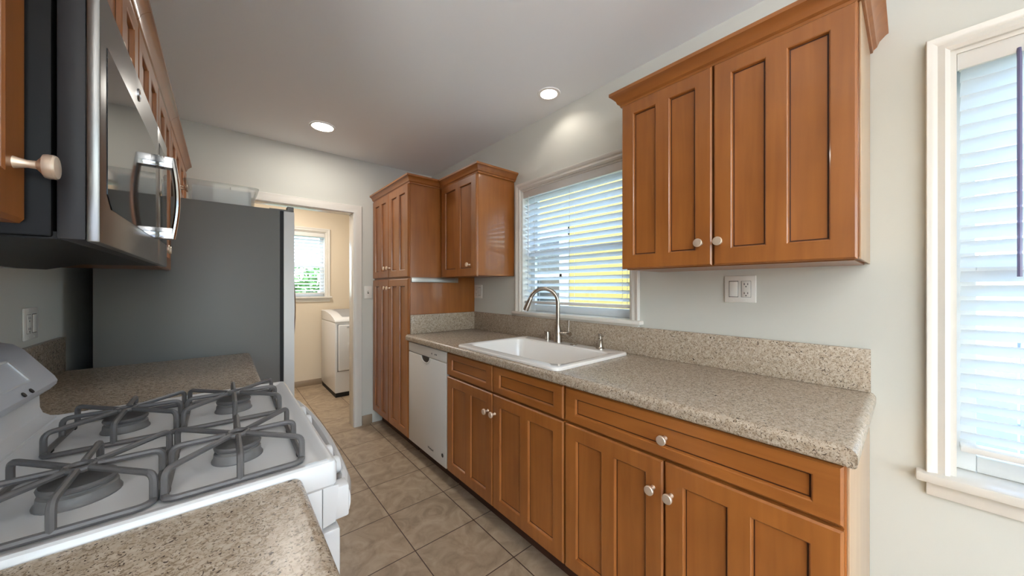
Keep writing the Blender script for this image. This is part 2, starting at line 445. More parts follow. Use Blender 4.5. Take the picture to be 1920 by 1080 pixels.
# doorway to the laundry : jamb lining and casing
d1 = root_struct('door_1', (0.5, BY, 0))
mb = MB()
mb.box(0.90, 0.914, BY - 0.004, BY + 0.125, 0, 1.957, bev=0.002)
mb.box(0.10, 0.114, BY - 0.004, BY + 0.125, 0, 1.957, bev=0.002)
mb.box(0.115, 0.899, BY - 0.004, BY + 0.125, 1.943, 1.957, bev=0.002)
mb.build('door_jamb', TRIM, d1)
mb = MB()
casing = [(0.0, 0.0), (0.0, 0.012), (0.010, 0.016), (0.045, 0.018), (0.055, 0.014), (0.064, 0.014), (0.066, 0.010), (0.066, 0.0)]
def picture_casing(mb, plane, c, sgn, a0, a1, z0, z1, prof, m=0, legs_to=None):
    # mitred moulding around an opening, three sides (legs down to z0); prof: (distance from opening edge, height off wall)
    def P(a, z, h): return (c + sgn * h, a, z) if plane == 'x' else (a, c + sgn * h, z)
    rings = []
    for (a, z, da, dz) in ((a0, z0, -1, 0), (a0, z1, -1, 1), (a1, z1, 1, 1), (a1, z0, 1, 0)):
        rings.append([mb.bm.verts.new(P(a + da * o, z + dz * o, h)) for (o, h) in prof])
    k = len(prof)
    for A, B in zip(rings, rings[1:]):
        for j in range(k):
            f = mb.bm.faces.new((A[j], A[(j + 1) % k], B[(j + 1) % k], B[j])); f.material_index = m
    mb.bm.faces.new(rings[0]); mb.bm.faces.new(rings[-1][::-1])
picture_casing(mb, 'y', BY, -1, 0.108, 0.906, 0, 1.949, casing)
mb.build('door_casing', TRIM, d1)

# windows -------------------------------------------------------------
WCAS = [(0.0, -0.004), (0.0, 0.010), (0.010, 0.016), (0.024, 0.012), (0.036, 0.020), (0.045, 0.022), (0.047, 0.020), (0.047, 0.0)]
def window(name, plane, c, sgn, a0, a1, z0, z1, stool_th=0.022):
    def B(mb, al, ah, cl, ch, zl, zh, m=0, bev=0.0):
        # cl, ch: distance out of the room (positive = into the wall)
        p, q = c - sgn * cl, c - sgn * ch
        if plane == 'x': mb.box(p, q, al, ah, zl, zh, m, bev)
        else: mb.box(al, ah, p, q, zl, zh, m, bev)
    r = root_struct(name, (c, (a0 + a1) / 2, z0) if plane == 'x' else ((a0 + a1) / 2, c, z0))
    mb = MB(); picture_casing(mb, plane, c, sgn, a0, a1, z0, z1, WCAS); mb.build('window_casing', TRIM, r)
    mb = MB(); B(mb, a0 - 0.068, a1 + 0.068, -0.040, 0.10, z0 - stool_th, z0, bev=0.006); mb.build('window_stool', TRIM, r)
    mb = MB(); B(mb, a0 - 0.047, a1 + 0.047, -0.014, 0.0, z0 - stool_th - (0.018 if plane == 'x' and z0 > 1 else 0.045), z0 - stool_th, bev=0.003); mb.build('window_apron', TRIM, r)
    mb = MB()
    B(mb, a0, a0 + 0.012, 0.0, 0.14, z0, z1); B(mb, a1 - 0.012, a1, 0.0, 0.14, z0, z1); B(mb, a0 + 0.012, a1 - 0.012, 0.0, 0.14, z1 - 0.012, z1)
    mb.build('window_jamb', TRIM, r)
    zm = (z0 + z1) / 2 - 0.02
    for nm, lo, hi, d in (('upper_sash', zm - 0.02, z1 - 0.012, 0.115), ('lower_sash', z0, zm + 0.02, 0.088)):
        mb = MB(); s = 0.042
        B(mb, a0 + .012, a0 + .012 + s, d, d + .024, lo, hi, bev=.003); B(mb, a1 - .012 - s, a1 - .012, d, d + .024, lo, hi, bev=.003)
        B(mb, a0 + .012 + s, a1 - .012 - s, d, d + .024, lo, lo + (0.05 if nm == 'lower_sash' else .04), bev=.003); B(mb, a0 + .012 + s, a1 - .012 - s, d, d + .024, hi - .04, hi, bev=.003)
        so = mb.build(nm, SASH, r)
        mb = MB(); B(mb, a0 + .012 + s - .004, a1 - .012 - s + .004, d + .010, d + .014, lo + .035, hi - .035); mb.build('pane', GLASS, so)
    return r
window('window_1', 'x', RX, -1, *W1)
window('window_2', 'x', RX, -1, *W2, stool_th=0.028)
window('window_3', 'y', LBY, -1, *W3, stool_th=0.022)

def blind(name, label, plane, c, sgn, a0, a1, ztop, zval, zbot, pitch, width, tilt, group, wand=None, cords=(), val_out=0.006):
    # sgn -1: the room is on the negative side; d grows outwards
    def P(a, d, z): return (c - sgn * d, a, z) if plane == 'x' else (a, c - sgn * d, z)
    at = P((a0 + a1) / 2, 0.04, zbot)
    r = thing(name, at, label, 'blind', group)
    def B(mb, al, ah, dl, dh, zl, zh, bev=0.0):
        p, q = P(al, dl, zl), P(ah, dh, zh)
        mb.box(p[0], q[0], p[1], q[1], p[2], q[2], 0, bev)
    mb = MB(); B(mb, a0 - .003, a1 + .003, val_out, val_out + 0.012, zval, ztop + .0, bev=0.002); mb.build('valance', BLINDW, r)
    mb = MB(); B(mb, a0 + .004, a1 - .004, val_out + 0.012, 0.062, ztop - 0.045, ztop); mb.build('headrail', BLINDW, r)
    mb = MB(); D = 0.040
    n = int((zval + 0.03 - (zbot + 0.03)) / pitch)
    ct, st = math.cos(tilt), math.sin(tilt)
    for i in range(n):
        z = zbot + 0.045 + pitch * i
        prof = []
        for s in (-1, -.5, 0, .5, 1):
            cv = 0.0022 * (1 - s * s)
            prof.append((D + s * width / 2 * ct, z - s * width / 2 * st + cv))
        top = [(d, zz + .0012) for d, zz in prof]; bot = [(d, zz - .0012) for d, zz in prof]
        ring = top + bot[::-1]
        vs = [P(a0 + .005, d, zz) for d, zz in ring] + [P(a1 - .005, d, zz) for d, zz in ring]
        k = len(ring)
        mb._add(vs, [tuple(range(k)), tuple(range(2 * k - 1, k - 1, -1))] + [(j, (j + 1) % k, k + (j + 1) % k, k + j) for j in range(k)])
    mb.build('slats', SLAT, r)
    mb = MB(); B(mb, a0 + .004, a1 - .004, D - .026, D + .026, zbot, zbot + 0.018, bev=.004); mb.build('bottom_rail', BLINDW, r)
    for a in cords:
        mb = MB()
        for d in (D - width / 2 * ct - .002, D + width / 2 * ct + .002):
            mb.tube([P(a, d, zbot + .012), P(a, d, ztop - .03)], 0.0011, 5)
        mb.build('ladder_cord', CORD, r)
    if wand:
        a, zb, mat, rad = wand
        mb = MB(); mb.tube([P(a, val_out + .002, zval + .012), P(a, val_out - .006, zval - .02), P(a, val_out - .008, zb)], rad, 8)
        mb.build('tilt_wand', mat, r)
    return r
blind('window_blind', 'white slatted blind half open over the sink, yellow house showing through it', 'x', RX, -1, W1[0] + .016, W1[1] - .016, 1.983, 1.925, 1.155, 0.0440, 0.050, math.radians(22), 'slatted window blinds', wand=(1.79, 1.26, CORD, 0.003), cords=(1.04, 1.42, 1.74))
blind('window_blind', 'white slatted blind nearly closed in the tall window beside the granite worktop end', 'x', RX, -1, W2[0] + .016, W2[1] - .016, 1.983, 1.925, 0.775, 0.0440, 0.050, math.radians(40), 'slatted window blinds', wand=(-0.197, 1.30, WAND, 0.0045), cords=(-0.5, -0.9))
blind('window_blind', 'small white slatted blind in the laundry room window above the dryer', 'y', LBY, -1, W3[0] + .016, W3[1] - .016, 1.985, 1.935, 1.185, 0.0440, 0.050, math.radians(18), 'slatted window blinds', cords=(0.45, 0.88))

# ------------------------------------------------------------------ cabinet building
def knob(parent, p, nrm):
    mb = MB(); a = Vector(nrm)
    mb.lathe([(0.0075, 0.0), (0.0062, 0.004), (0.0048, 0.010), (0.0052, 0.017), (0.0105, 0.021), (0.0145, 0.023), (0.0152, 0.026), (0.0152, 0.031), (0.0138, 0.033), (0.004, 0.0338)], p, a, 20)
    return mb.build('knob', KNOBM, parent)

def front_panel(name, parent, org, U, N, wd, ht, holes, t=0.020, mat=None, ch=0.005, label=None):
    """framed cabinet front: org = lower corner on the carcass face, U = width direction, N = outward."""
    org = Vector(org); U = Vector(U); N = Vector(N); Z = Vector((0, 0, 1))
    mb = MB(); bm = mb.bm
    def P(a, b, c): return org + U * a + Z * b + N * c
    o = [(0, 0), (wd, 0), (wd, ht), (0, ht)]
    i = [(ch, ch), (wd - ch, ch), (wd - ch, ht - ch), (ch, ht - ch)]
    mb.quad([P(a, b, 0) for a, b in o])
    for k in range(4):
        a, b = o[k], o[(k + 1) % 4]; c, d = i[k], i[(k + 1) % 4]
        mb.quad([P(*a, 0), P(*b, 0), P(*b, t - ch), P(*a, t - ch)])
        mb.quad([P(*a, t - ch), P(*b, t - ch), P(*d, t), P(*c, t)])
    A = sorted({ch, wd - ch} | {h[0] for h in holes} | {h[1] for h in holes})
    B = sorted({ch, ht - ch} | {h[2] for h in holes} | {h[3] for h in holes})
    for x in range(len(A) - 1):
        for y in range(len(B) - 1):
            am, bmid = (A[x] + A[x + 1]) / 2, (B[y] + B[y + 1]) / 2
            if any(h[0] < am < h[1] and h[2] < bmid < h[3] for h in holes): continue
            mb.quad([P(A[x], B[y], t), P(A[x + 1], B[y], t), P(A[x + 1], B[y + 1], t), P(A[x], B[y + 1], t)])
    for (a0, a1, b0, b1) in holes:
        def ring(d, c): return [P(a0 + d, b0 + d, c), P(a1 - d, b0 + d, c), P(a1 - d, b1 - d, c), P(a0 + d, b1 - d, c)]
        rs = [ring(0, t), ring(0.0030, t - 0.0020), ring(0.0052, t - 0.0105), ring(0.0086, t - 0.0110)]
        for lv, (p, q) in enumerate(zip(rs, rs[1:])):
            for k in range(4):
                mb.quad([p[k], p[(k + 1) % 4], q[(k + 1) % 4], q[k]], 1 if lv == 2 else 0)
        mb.quad(rs[-1])
    bmesh.ops.remove_doubles(bm, verts=bm.verts[:], dist=1e-6)
    return mb.build(name, [mat or WOOD, GLAZE], parent, angle=20)

def two_panel(wd, ht, s=0.052, mid=0.048, top=0.055, bot=0.055):
    pw = (wd - 2 * s - mid) / 2
    return [(s, s + pw, bot, ht - top), (wd - s - pw, wd - s, bot, ht - top)]

CROWN = [(0.0, 0.0), (0.010, 0.0), (0.012, 0.008), (0.020, 0.014), (0.026, 0.030), (0.040, 0.044), (0.046, 0.047), (0.046, 0.060), (0.0, 0.060)]
def crown(parent, z, path, side, s0=0.0, s1=0.0):
    mb = MB(); mb.sweep([(o, z + h) for o, h in CROWN], path, side, 0, s0, s1)
    return mb.build('crown_moulding', WOODH, parent)

def cab(name, at, label, cat='cabinet', group=None): return thing(name, at, label, cat, group)

# --- right wall, upper two door cabinet (doors face -x)
UF = 1.35      # carcass face of the upper cabinets; doors stand 20 mm proud
UY0, UY1 = 0.092, 0.822
c = cab('upper_cabinet', (1.5, 0.457, 1.352), 'large two-door maple wall cabinet above the granite worktop end, beside the tall window', group='wall cabinets')
bx('carcass', WOOD, c, UF, RX - .003, UY0, UY1, 1.355, 2.075, bev=0.0015)
bx('end_sheen_panel', SHEENW, c, UF - .001, RX - .002, UY0 - .004, UY0, 1.350, 2.072, bev=.0008)['label'] = 'maple cabinet end with window sheen painted pale'  # thin added sheet, bright window sheen painted as pale wood
bx('light_rail', WOODH, c, UF + .012, RX, UY0 + .01, UY1 - .01, 1.347, 1.356)
for (y0, y1, ky) in ((UY0 + .002, 0.4545, 0.433), (0.4605, UY1 - .002, 0.497)):
    wd, ht = y1 - y0, 0.713
    d = front_panel('door', c, (UF, y0, 1.350), (0, 1, 0), (-1, 0, 0), wd, ht, two_panel(wd, ht, 0.054, 0.052, 0.050, 0.056))
    knob(d, (UF - .020, ky, 1.431), (-1, 0, 0))
crown(c, 2.066, [(RX, UY1 + .0), (UF, UY1), (UF, UY0), (RX, UY0)], 1)

# --- small corner wall cabinet
SY0, SY1 = 1.942, 2.469; PY0 = 2.474
c = cab('upper_cabinet', (1.5, 2.2, 1.352), 'narrow one-door maple wall cabinet between the tall pantry and the sink window', group='wall cabinets')
bx('carcass', WOOD, c, UF, RX - .003, SY0, SY1, 1.355, 2.075, bev=0.0015)
wd, ht = SY1 - SY0 - .036, 0.713
d = front_panel('door', c, (UF, SY0 + .002, 1.350), (0, 1, 0), (-1, 0, 0), wd, ht, two_panel(wd, ht, 0.060, 0.058, 0.050, 0.056))
knob(d, (UF - .020, 2.02, 1.431), (-1, 0, 0))
crown(c, 2.066, [(UF, PY0 - .001), (UF, SY0), (RX - .001, SY0)], 1, s0=1.0)

# --- tall pantry
PX = 1.09; PY0, PY1 = 2.474, BY - .004
c = cab('pantry_cabinet', (1.38, 2.87, 0), 'tall four-door maple pantry cabinet standing between dishwasher and laundry doorway')
mb = MB(); mb.box(PX, RX - .003, PY0, PY1, 0.11, 2.075, bev=.0015); mb.build('carcass', WOOD, c)
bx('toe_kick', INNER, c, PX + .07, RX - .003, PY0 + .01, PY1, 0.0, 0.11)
ym = (PY0 + PY1) / 2
for (z0, z1, kz) in ((0.122, 1.338, 1.265), (1.352, 2.063, 1.432)):
    for (y0, y1, ky) in ((PY0 + .004, ym - .003, ym - .034), (ym + .003, PY1 - .01, ym + .034)):
        wd, ht = y1 - y0, z1 - z0
        d = front_panel('door', c, (PX, y0, z0), (0, 1, 0), (-1, 0, 0), wd, ht, two_panel(wd, ht, 0.056, 0.054))
        knob(d, (PX - .020, ky, kz), (-1, 0, 0))
crown(c, 2.066, [(PX, PY1), (PX, PY0), (UF - .001, PY0)], 1, s1=1.0)

tag(MB().box(1.092, 1.50, PY0 - .022, PY0 - .0005, 1.309, 1.348, bev=.003).build('utility_strip', STRIPM, loc=(1.3, PY0, 1.31)), 'grey metal strip fixed across the side of the tall pantry', 'metal strip')

# --- base cabinets (doors face -x)
BF = 1.09
def base_cab(at, label, y0, y1, split, drawers, knobs, sink=False):
    c = cab('base_cabinet', at, label, group='base cabinets under the sink worktop')
    mb = MB(); mb.box(BF, RX - .003, y0, y1, 0.11, 0.120); mb.box(BF, RX - .003, y0, y0 + .018, 0.11, 0.868, bev=.0015); mb.box(BF, RX - .003, y1 - .018, y1, 0.11, 0.868); mb.box(RX - .012, RX - .003, y0, y1, 0.11, 0.868)
    mb.box(BF, BF + .018, y0 + .018, y1 - .018, 0.12, 0.868)
    mb.build('carcass', WOOD, c)
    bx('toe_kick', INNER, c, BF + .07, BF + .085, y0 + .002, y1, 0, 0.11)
    for (a, b, kn) in drawers:
        wd, ht = b - a, 0.138
        d = front_panel('drawer_front', c, (BF, a, 0.724), (0, 1, 0), (-1, 0, 0), wd, ht, [(0.052, wd - .052, 0.034, ht - .036)], mat=WOODH)
        if kn: knob(d, (BF - .0105, (a + b) / 2, 0.787), (-1, 0, 0))
    for (a, b, ky) in ((y0 + .004, split - .003, knobs[0]), (split + .003, y1 - .003, knobs[1])):
        wd, ht = b - a, 0.590
        d = front_panel('door', c, (BF, a, 0.124), (0, 1, 0), (-1, 0, 0), wd, ht, two_panel(wd, ht, 0.056, 0.052, 0.056, 0.060))
        knob(d, (BF - .020, ky, 0.617), (-1, 0, 0))
    return c
base_cab((1.38, 1.4, 0), 'maple base cabinet under the white sink, with two plain drawer fronts and no drawer knobs', 0.9275, 1.888, 1.4145, [(0.9315, 1.4115, False), (1.4175, 1.885, False)], (1.392, 1.452))
_b = base_cab((1.38, .5, 0), 'maple base cabinet at the open worktop end, one wide drawer with a knob', 0.094, 0.9245, 0.5105, [(0.098, 0.9215, True)], (0.486, 0.545))
bx('end_sheen_panel', SHEENW, _b, BF + .001, RX - .002, 0.089, 0.094, 0.0, 0.868, bev=.0008)['label'] = 'maple cabinet end with window sheen painted pale'  # same painted reflection on the base cabinet end

# --- sink worktop with backsplash, cut for the sink
def bullnose_prof(front, back, top, th, sgn):
    # x-z outline; sgn=+1: front edge is at lower x
    r = 0.018; pts = []
    for k in range(7):
        a = PI / 2 + k / 6 * PI / 2
        pts.append((front + sgn * (r + r * math.cos(a)), top - r + r * math.sin(a)))
    for k in range(5):
        a = PI + k / 4 * PI / 2
        rr = 0.010
        pts.append((front + sgn * (rr + rr * math.cos(a)), top - th + rr + rr * math.sin(a)))
    pts.append((back, top - th)); pts.append((back, top))
    return pts
CF = 1.050; TOP = 0.914; TH = 0.044
t = thing('countertop', (1.36, 1.25, 0.87), 'long pale speckled granite worktop holding the white sink', 'countertop')
SKX0, SKX1, SKY0, SKY1 = 1.118, 1.560, 0.995, 1.735
mb = MB()
P_ = bullnose_prof(CF, SKX0, TOP, TH, 1)
mb.prism(P_, 'y', 0.092, 2.472)
mb.box(SKX1, RX - .001, 0.092, 2.472, TOP - TH, TOP)
mb.box(SKX0, SKX1, 0.092, SKY0, TOP - TH, TOP); mb.box(SKX0, SKX1, SKY1, 2.472, TOP - TH, TOP)
bmesh.ops.remove_doubles(mb.bm, verts=mb.bm.verts[:], dist=1e-5)
slab = mb.build('slab', GRAN, t)
mb = MB(); R = 0.018   # rounded end of the slab
end = [(0.092, TOP)] + [(0.092 - R * math.sin(k / 6 * PI / 2) , TOP - R + R * math.cos(k / 6 * PI / 2)) for k in range(1, 7)] + [(0.092 - .010 - .008 * math.cos(k / 4 * PI / 2), TOP - TH + .010 - .010 * math.sin(k / 4 * PI / 2)) for k in range(5)] + [(0.092, TOP - TH)]
mb.prism(end, 'x', CF + .006, RX - .001); mb.build('slab_end', GRAN, t)
mb = MB(); mb.box(RX - .020, RX - .0005, 0.086, 2.452, TOP + .0005, 1.060, bev=.002); mb.build('backsplash', GRAN, t)
mb = MB(); mb.box(1.085, RX - .0005, 2.4525, 2.4725, TOP + .0005, 1.060, bev=.002); mb.build('backsplash', GRAN, t)

# --- drop in sink
def rrect(x0, x1, y0, y1, r, z, n=6):
    pts = []
    for (cx, cy, a0) in ((x1 - r, y1 - r, 0), (x0 + r, y1 - r, PI / 2), (x0 + r, y0 + r, PI), (x1 - r, y0 + r, 3 * PI / 2)):
        for k in range(n + 1):
            a = a0 + k / n * PI / 2
            pts.append((cx + r * math.cos(a), cy + r * math.sin(a), z))
    return pts
def loft(mb, rings, m=0, cap0=False, cap1=False):
    R_ = [[mb.bm.verts.new(p) for p in r] for r in rings]
    for A, B in zip(R_, R_[1:]):
        k = len(A)
        for j in range(k):
            f = mb.bm.faces.new((A[j], A[(j + 1) % k], B[(j + 1) % k], B[j])); f.material_index = m
    if cap0: mb.bm.faces.new(R_[0][::-1]).material_index = m
    if cap1: mb.bm.faces.new(R_[-1]).material_index = m
s = thing('sink', (1.34, 1.365, TOP), 'white drop-in porcelain sink with a single basin set in the granite worktop', 'sink')
SX0, SX1, SYa, SYb = 1.066, 1.636, 0.963, 1.768
mb = MB()
bowl = (1.130, 1.535, 1.012, 1.718)
loft(mb, [rrect(SX0 + .030, SX1 - .030, SYa + .03, SYb - .03, .03, TOP + .001),
          rrect(SX0, SX1, SYa, SYb, .035, TOP + .001), rrect(SX0, SX1, SYa, SYb, .035, TOP + .009), rrect(SX0 + .004, SX1 - .004, SYa + .004, SYb - .004, .033, TOP + .0145),
          rrect(SX0 + .012, SX1 - .012, SYa + .012, SYb - .012, .03, TOP + .016),
          rrect(bowl[0] - .010, bowl[1] + .010, bowl[2] - .010, bowl[3] + .010, .055, TOP + .015),
          rrect(bowl[0], bowl[1], bowl[2], bowl[3], .050, TOP + .008), rrect(bowl[0] + .006, bowl[1] - .006, bowl[2] + .006, bowl[3] - .006, .050, TOP - .02),
          rrect(bowl[0] + .022, bowl[1] - .022, bowl[2] + .022, bowl[3] - .022, .050, TOP - .17), rrect(bowl[0] + .05, bowl[1] - .05, bowl[2] + .05, bowl[3] - .05, .04, TOP - .195)], cap1=True)
mb.build('basin', PORC, s, recalc=True)
MB().lathe([(0.042, 0.0), (0.042, 0.003), (0.034, 0.004), (0.030, 0.001), (0.004, 0.0012)], (1.33, 1.365, TOP - .1945), seg=24).build('drain', NICKEL, s)
SZ = TOP + .0155
f = thing('faucet', (1.597, 1.430, SZ), 'brushed nickel gooseneck faucet with a side lever behind the sink', 'faucet')
MB().lathe([(0.026, 0), (0.026, 0.004), (0.0235, 0.010), (0.0225, 0.05), (0.0205, 0.075), (0.016, 0.098), (0.0135, 0.108)], (1.597, 1.430, SZ), seg=24).build('body', NICKEL, f)
pts = [(1.597, 1.430, SZ + .10), (1.597, 1.430, 1.165)]
dv = Vector((-0.62, 0.78, 0)).normalized(); r = 0.088
cx, cy, cz = 1.597, 1.430, 1.175
for k in range(15):
    a = PI - k / 14 * (PI * 0.90)
    d_ = r + r * math.cos(a)
    pts.append((cx + dv.x * d_, cy + dv.y * d_, cz + r * math.sin(a)))
MB().tube(pts, 0.0128, 14).build('spout', NICKEL, f)
e0 = Vector(pts[-1]); tv = (Vector(pts[-1]) - Vector(pts[-2])).normalized()
MB().tube([e0 - tv * .004, e0, e0 + tv * .010, e0 + tv * .06, e0 + tv * .085], [.0128, .0142, .0145, .0175, .0172], 16).build('spray_head', NICKEL, f)
MB().tube([(1.597, 1.425, SZ + .058), (1.597, 1.352, SZ + .058)], 0.0115, 14).lathe([(0.0, 0), (0.0145, 0.0), (0.0165, 0.003), (0.0165, 0.018), (0.0145, 0.022), (0.0, 0.022)], (1.597, 1.354, SZ + .058), (0, -1, 0), 18).tube([(1.597, 1.345, SZ + .066), (1.597, 1.345, SZ + .10), (1.597, 1.343, SZ + .142)], [.005, .0042, .0062], 10).build('lever', NICKEL, f)
tag(MB().lathe([(0.0185, 0), (0.0185, 0.052), (0.0165, 0.056), (0.002, 0.0565)], (1.605, 1.528, SZ), seg=22).build('air_gap', NICKEL, loc=(1.605, 1.528, SZ)), 'short brushed nickel air gap cap on the sink rim beside the faucet', 'air gap')
so = thing('soap_dispenser', (1.598, 1.119, SZ), 'brushed nickel soap dispenser pump on the sink rim', 'soap dispenser')
MB().lathe([(0.0235, 0), (0.0235, 0.004), (0.017, 0.010), (0.0155, 0.020), (0.0145, 0.046), (0.0165, 0.050), (0.0145, 0.054)], (1.598, 1.119, SZ), seg=20).build('base', NICKEL, so)
MB().lathe([(0.0105, 0.054), (0.0105, 0.066), (0.0125, 0.069), (0.0125, 0.080), (0.010, 0.083), (0.001, 0.0835)], (1.598, 1.119, SZ), seg=18).tube([(1.598, 1.119, SZ + .075), (1.568, 1.075, SZ + .077), (1.563, 1.068, SZ + .073)], [.0042, .0036, .0036], 8).build('pump', NICKEL, so)
tag(MB().lathe([(0.0215, 0), (0.0215, 0.0015), (0.018, 0.003), (0.001, 0.0032)], (1.585, 1.298, SZ), seg=22).build('hole_cover', STEEL, loc=(1.585, 1.298, SZ)), 'flat round metal hole cover on the sink rim', 'hole cover')

# --- dishwasher
DY0, DY1 = 1.896, 2.468
c = thing('dishwasher', (1.38, 2.18, 0), 'white built-in dishwasher between the pantry and the sink cabinet', 'dishwasher')
bx('body', DWW, c, 1.11, RX - .03, DY0 + .004, DY1 - .004, 0.10, 0.865)
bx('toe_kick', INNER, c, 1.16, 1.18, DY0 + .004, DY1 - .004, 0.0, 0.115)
DX = 1.072
bx('control_strip', DWW, c, DX, 1.11, DY0 + .003, DY1 - .003, 0.792, 0.860, bev=.004)
mb = MB()
mb.box(DX, 1.11, DY0 + .003, DY1 - .003, 0.122, 0.788, bev=.004)
do = mb.build('door', DWW, c)
mb = MB()
pk = [(2.182 + 0.062 * math.cos(PI + k / 12 * PI), 0.790 + 0.042 * math.sin(PI + k / 12 * PI)) for k in range(13)]
mb.prism(pk, 'x', DX - .0006, DX + .002, 1)
mb.tube([(DX - .001, y, z) for y, z in pk], 0.0035, 8, 0)
mb.build('pull_recess', [DWW, PRINT], do)
for y in (2.092, 2.045, 2.027): MB().lathe([(0.0048, 0), (0.0048, 0.001), (0.0005, 0.0011)], (DX, y, 0.824), (-1, 0, 0), 12).build('control_button', PRINT, c)
mb = MB(); mb.lathe([(0.0125, 0), (0.0125, 0.0012), (0.0085, 0.0013), (0.0085, 0.0006), (0.0005, 0.0006)], (DX, 1.946, 0.192), (-1, 0, 0), 18)
mb.build('round_badge', PRINT, do)
def text_on(name, body, size, loc, rot, mat, parent, ext=0.0004):
    cu = bpy.data.curves.new(name, 'FONT'); cu.body = body; cu.size = size; cu.extrude = ext; cu.align_x = 'CENTER'; cu.align_y = 'CENTER'
    tmp = bpy.data.objects.new(name, cu); COL.objects.link(tmp)
    dg = bpy.context.evaluated_depsgraph_get(); dg.update()
    me = bpy.data.meshes.new_from_object(tmp.evaluated_get(dg)); bpy.data.objects.remove(tmp)
    me.name = name; me.materials.clear(); me.materials.append(mat)
    o = bpy.data.objects.new(name, me); COL.objects.link(o); o.parent = parent
    o.location = Vector(loc) - Vector(parent['_at']); o.rotation_euler = rot
    return o
text_on('lettering', 'Whirlpool', 0.019, (DX - .0004, 2.11, 0.176), (PI / 2, 0, -PI / 2), PRINT, do)

# ------------------------------------------------------------------ electrical plates
def plate(name, label, plane, c, sgn, a, z, gangs, cat, wide=None):
    wd = wide or (0.070 + 0.046 * (gangs.__len__() - 1)); ht = 0.114
    def P(aa, d, zz): return (c + sgn * d, aa, zz) if plane == 'x' else (aa, c + sgn * d, zz)
    r = thing(name, P(a, 0, z), label, cat)
    def B(mb, a0, a1, d0, d1, z0, z1, m=0, bev=0):
        p, q = P(a0, d0, z0), P(a1, d1, z1); mb.box(p[0], q[0], p[1], q[1], p[2], q[2], m, bev)
    mb = MB(); B(mb, a - wd / 2, a + wd / 2, 0.0003, 0.006, z - ht / 2, z + ht / 2, bev=.003)
    n = len(gangs)
    for i, g in enumerate(gangs):
        aa = a + (i - (n - 1) / 2) * 0.046
        for s_ in (-1, 1): mb.lathe([(0.003, 0), (0.003, 0.0006), (0.0004, 0.0007)], P(aa, .006, z + s_ * .048), (sgn, 0, 0) if plane == 'x' else (0, sgn, 0), 10)
    mb.build('cover_plate', PLATE, r)
    for i, g in enumerate(gangs):
        aa = a + (i - (n - 1) / 2) * 0.046
        mb = MB()
        if g == 'rocker':
            B(mb, aa - .0175, aa + .0175, .005, .0066, z - .0345, z + .0345, 1); B(mb, aa - .016, aa + .016, .005, .0085, z - .0325, z + .0325, 0, .0015)
            mb.build('rocker_switch', [PLATE, SLOT], r)
        elif g == 'toggle':
            B(mb, aa - .006, aa + .006, .005, .0066, z - .012, z + .012, 1)
            B(mb, aa - .004, aa + .004, .006, .018, z - .001, z + .008, 0, .001); mb.build('toggle', [PLATE, SLOT], r)
        else:
            B(mb, aa - .0175, aa + .0175, .005, .0064, z - .0345, z + .0345, 1); B(mb, aa - .0165, aa + .0165, .005, .0078, z - .0335, z + .0335, 0, .001)
            for s_ in (-1, 1):
                zz = z + s_ * .019
                B(mb, aa - .0075, aa - .0050, .0076, .0081, zz - .002, zz + .006, 1); B(mb, aa + .0050, aa + .0075, .0076, .0081, zz - .002, zz + .006, 1)
                mb.lathe([(0.0025, 0), (0.0025, .0005), (.0003, .0005)], P(aa, .0077, zz - .0085), (sgn, 0, 0) if plane == 'x' else (0, sgn, 0), 10, 1)
            mb.build('receptacle', [PLATE, SLOT], r)
    return r
plate('switch_and_outlet_plate', 'white double plate with rocker switch and outlet below the large wall cabinet', 'x', RX, -1, 0.470, 1.263, ['outlet', 'rocker'], 'outlet')
plate('switch_and_outlet_plate', 'white wall plate under the narrow wall cabinet, beside the sink window', 'x', RX, -1, 2.415, 1.235, ['rocker', 'outlet'], 'outlet')
plate('light_switch', 'single white toggle switch on the far wall between doorway and pantry', 'y', BY, -1, 1.030, 1.225, ['toggle'], 'switch')
plate('outlet_plate', 'white double wall plate above the range, next to the refrigerator', 'x', LX, 1, 2.05, 1.140, ['outlet', 'rocker'], 'outlet')

# ------------------------------------------------------------------ left side base units and worktops
LF = 0.075
def left_base(at, label, y0, y1):
    c = cab('base_cabinet', at, label, group='base cabinets of the range wall')
    mb = MB(); mb.box(LX + .003, LF, y0, y1, 0.11, 0.868, bev=.0015); mb.build('carcass', WOOD, c)
    bx('toe_kick', INNER, c, LX + .003, LF - .07, y0, y1, 0, 0.11)
    m = (y0 + y1) / 2
    wd = y1 - y0 - .008
    d = front_panel('drawer_front', c, (LF, y0 + .004, 0.724), (0, 1, 0), (1, 0, 0), wd, .138, [(.052, wd - .052, .034, .102)], mat=WOODH)
    for (a, b, ky) in ((y0 + .004, m - .003, m - .035), (m + .003, y1 - .004, m + .035)):
        wd = b - a; d = front_panel('door', c, (LF, a, 0.124), (0, 1, 0), (1, 0, 0), wd, .590, two_panel(wd, .590)); knob(d, (LF + .02, ky, .617), (1, 0, 0))
    return c
left_base((-.2, .22, 0), 'maple base cabinet under the nearest brown granite worktop', -0.28, 0.738)
left_base((-.2, 1.92, 0), 'maple base cabinet under the worktop between range and refrigerator', 1.514, 2.336)
def left_top(at, label, y0, y1):
    t = thing('countertop', at, label, 'countertop')
    mb = MB(); pr = bullnose_prof(0.115, LX + .001, TOP, TH, -1); mb.prism(pr, 'y', y0, y1); mb.build('slab', GRAN, t)
    mb = MB(); mb.box(LX + .0005, LX + .020, y0, y1, TOP + .0005, 1.060, bev=.002); mb.build('backsplash', GRAN, t)
    return t
left_top((-.2, .22, .87), 'speckled granite worktop in the foreground against the white range', -0.29, 0.742)
left_top((-.2, 1.92, .87), 'shiny granite worktop between the white range and the refrigerator', 1.510, 2.338)

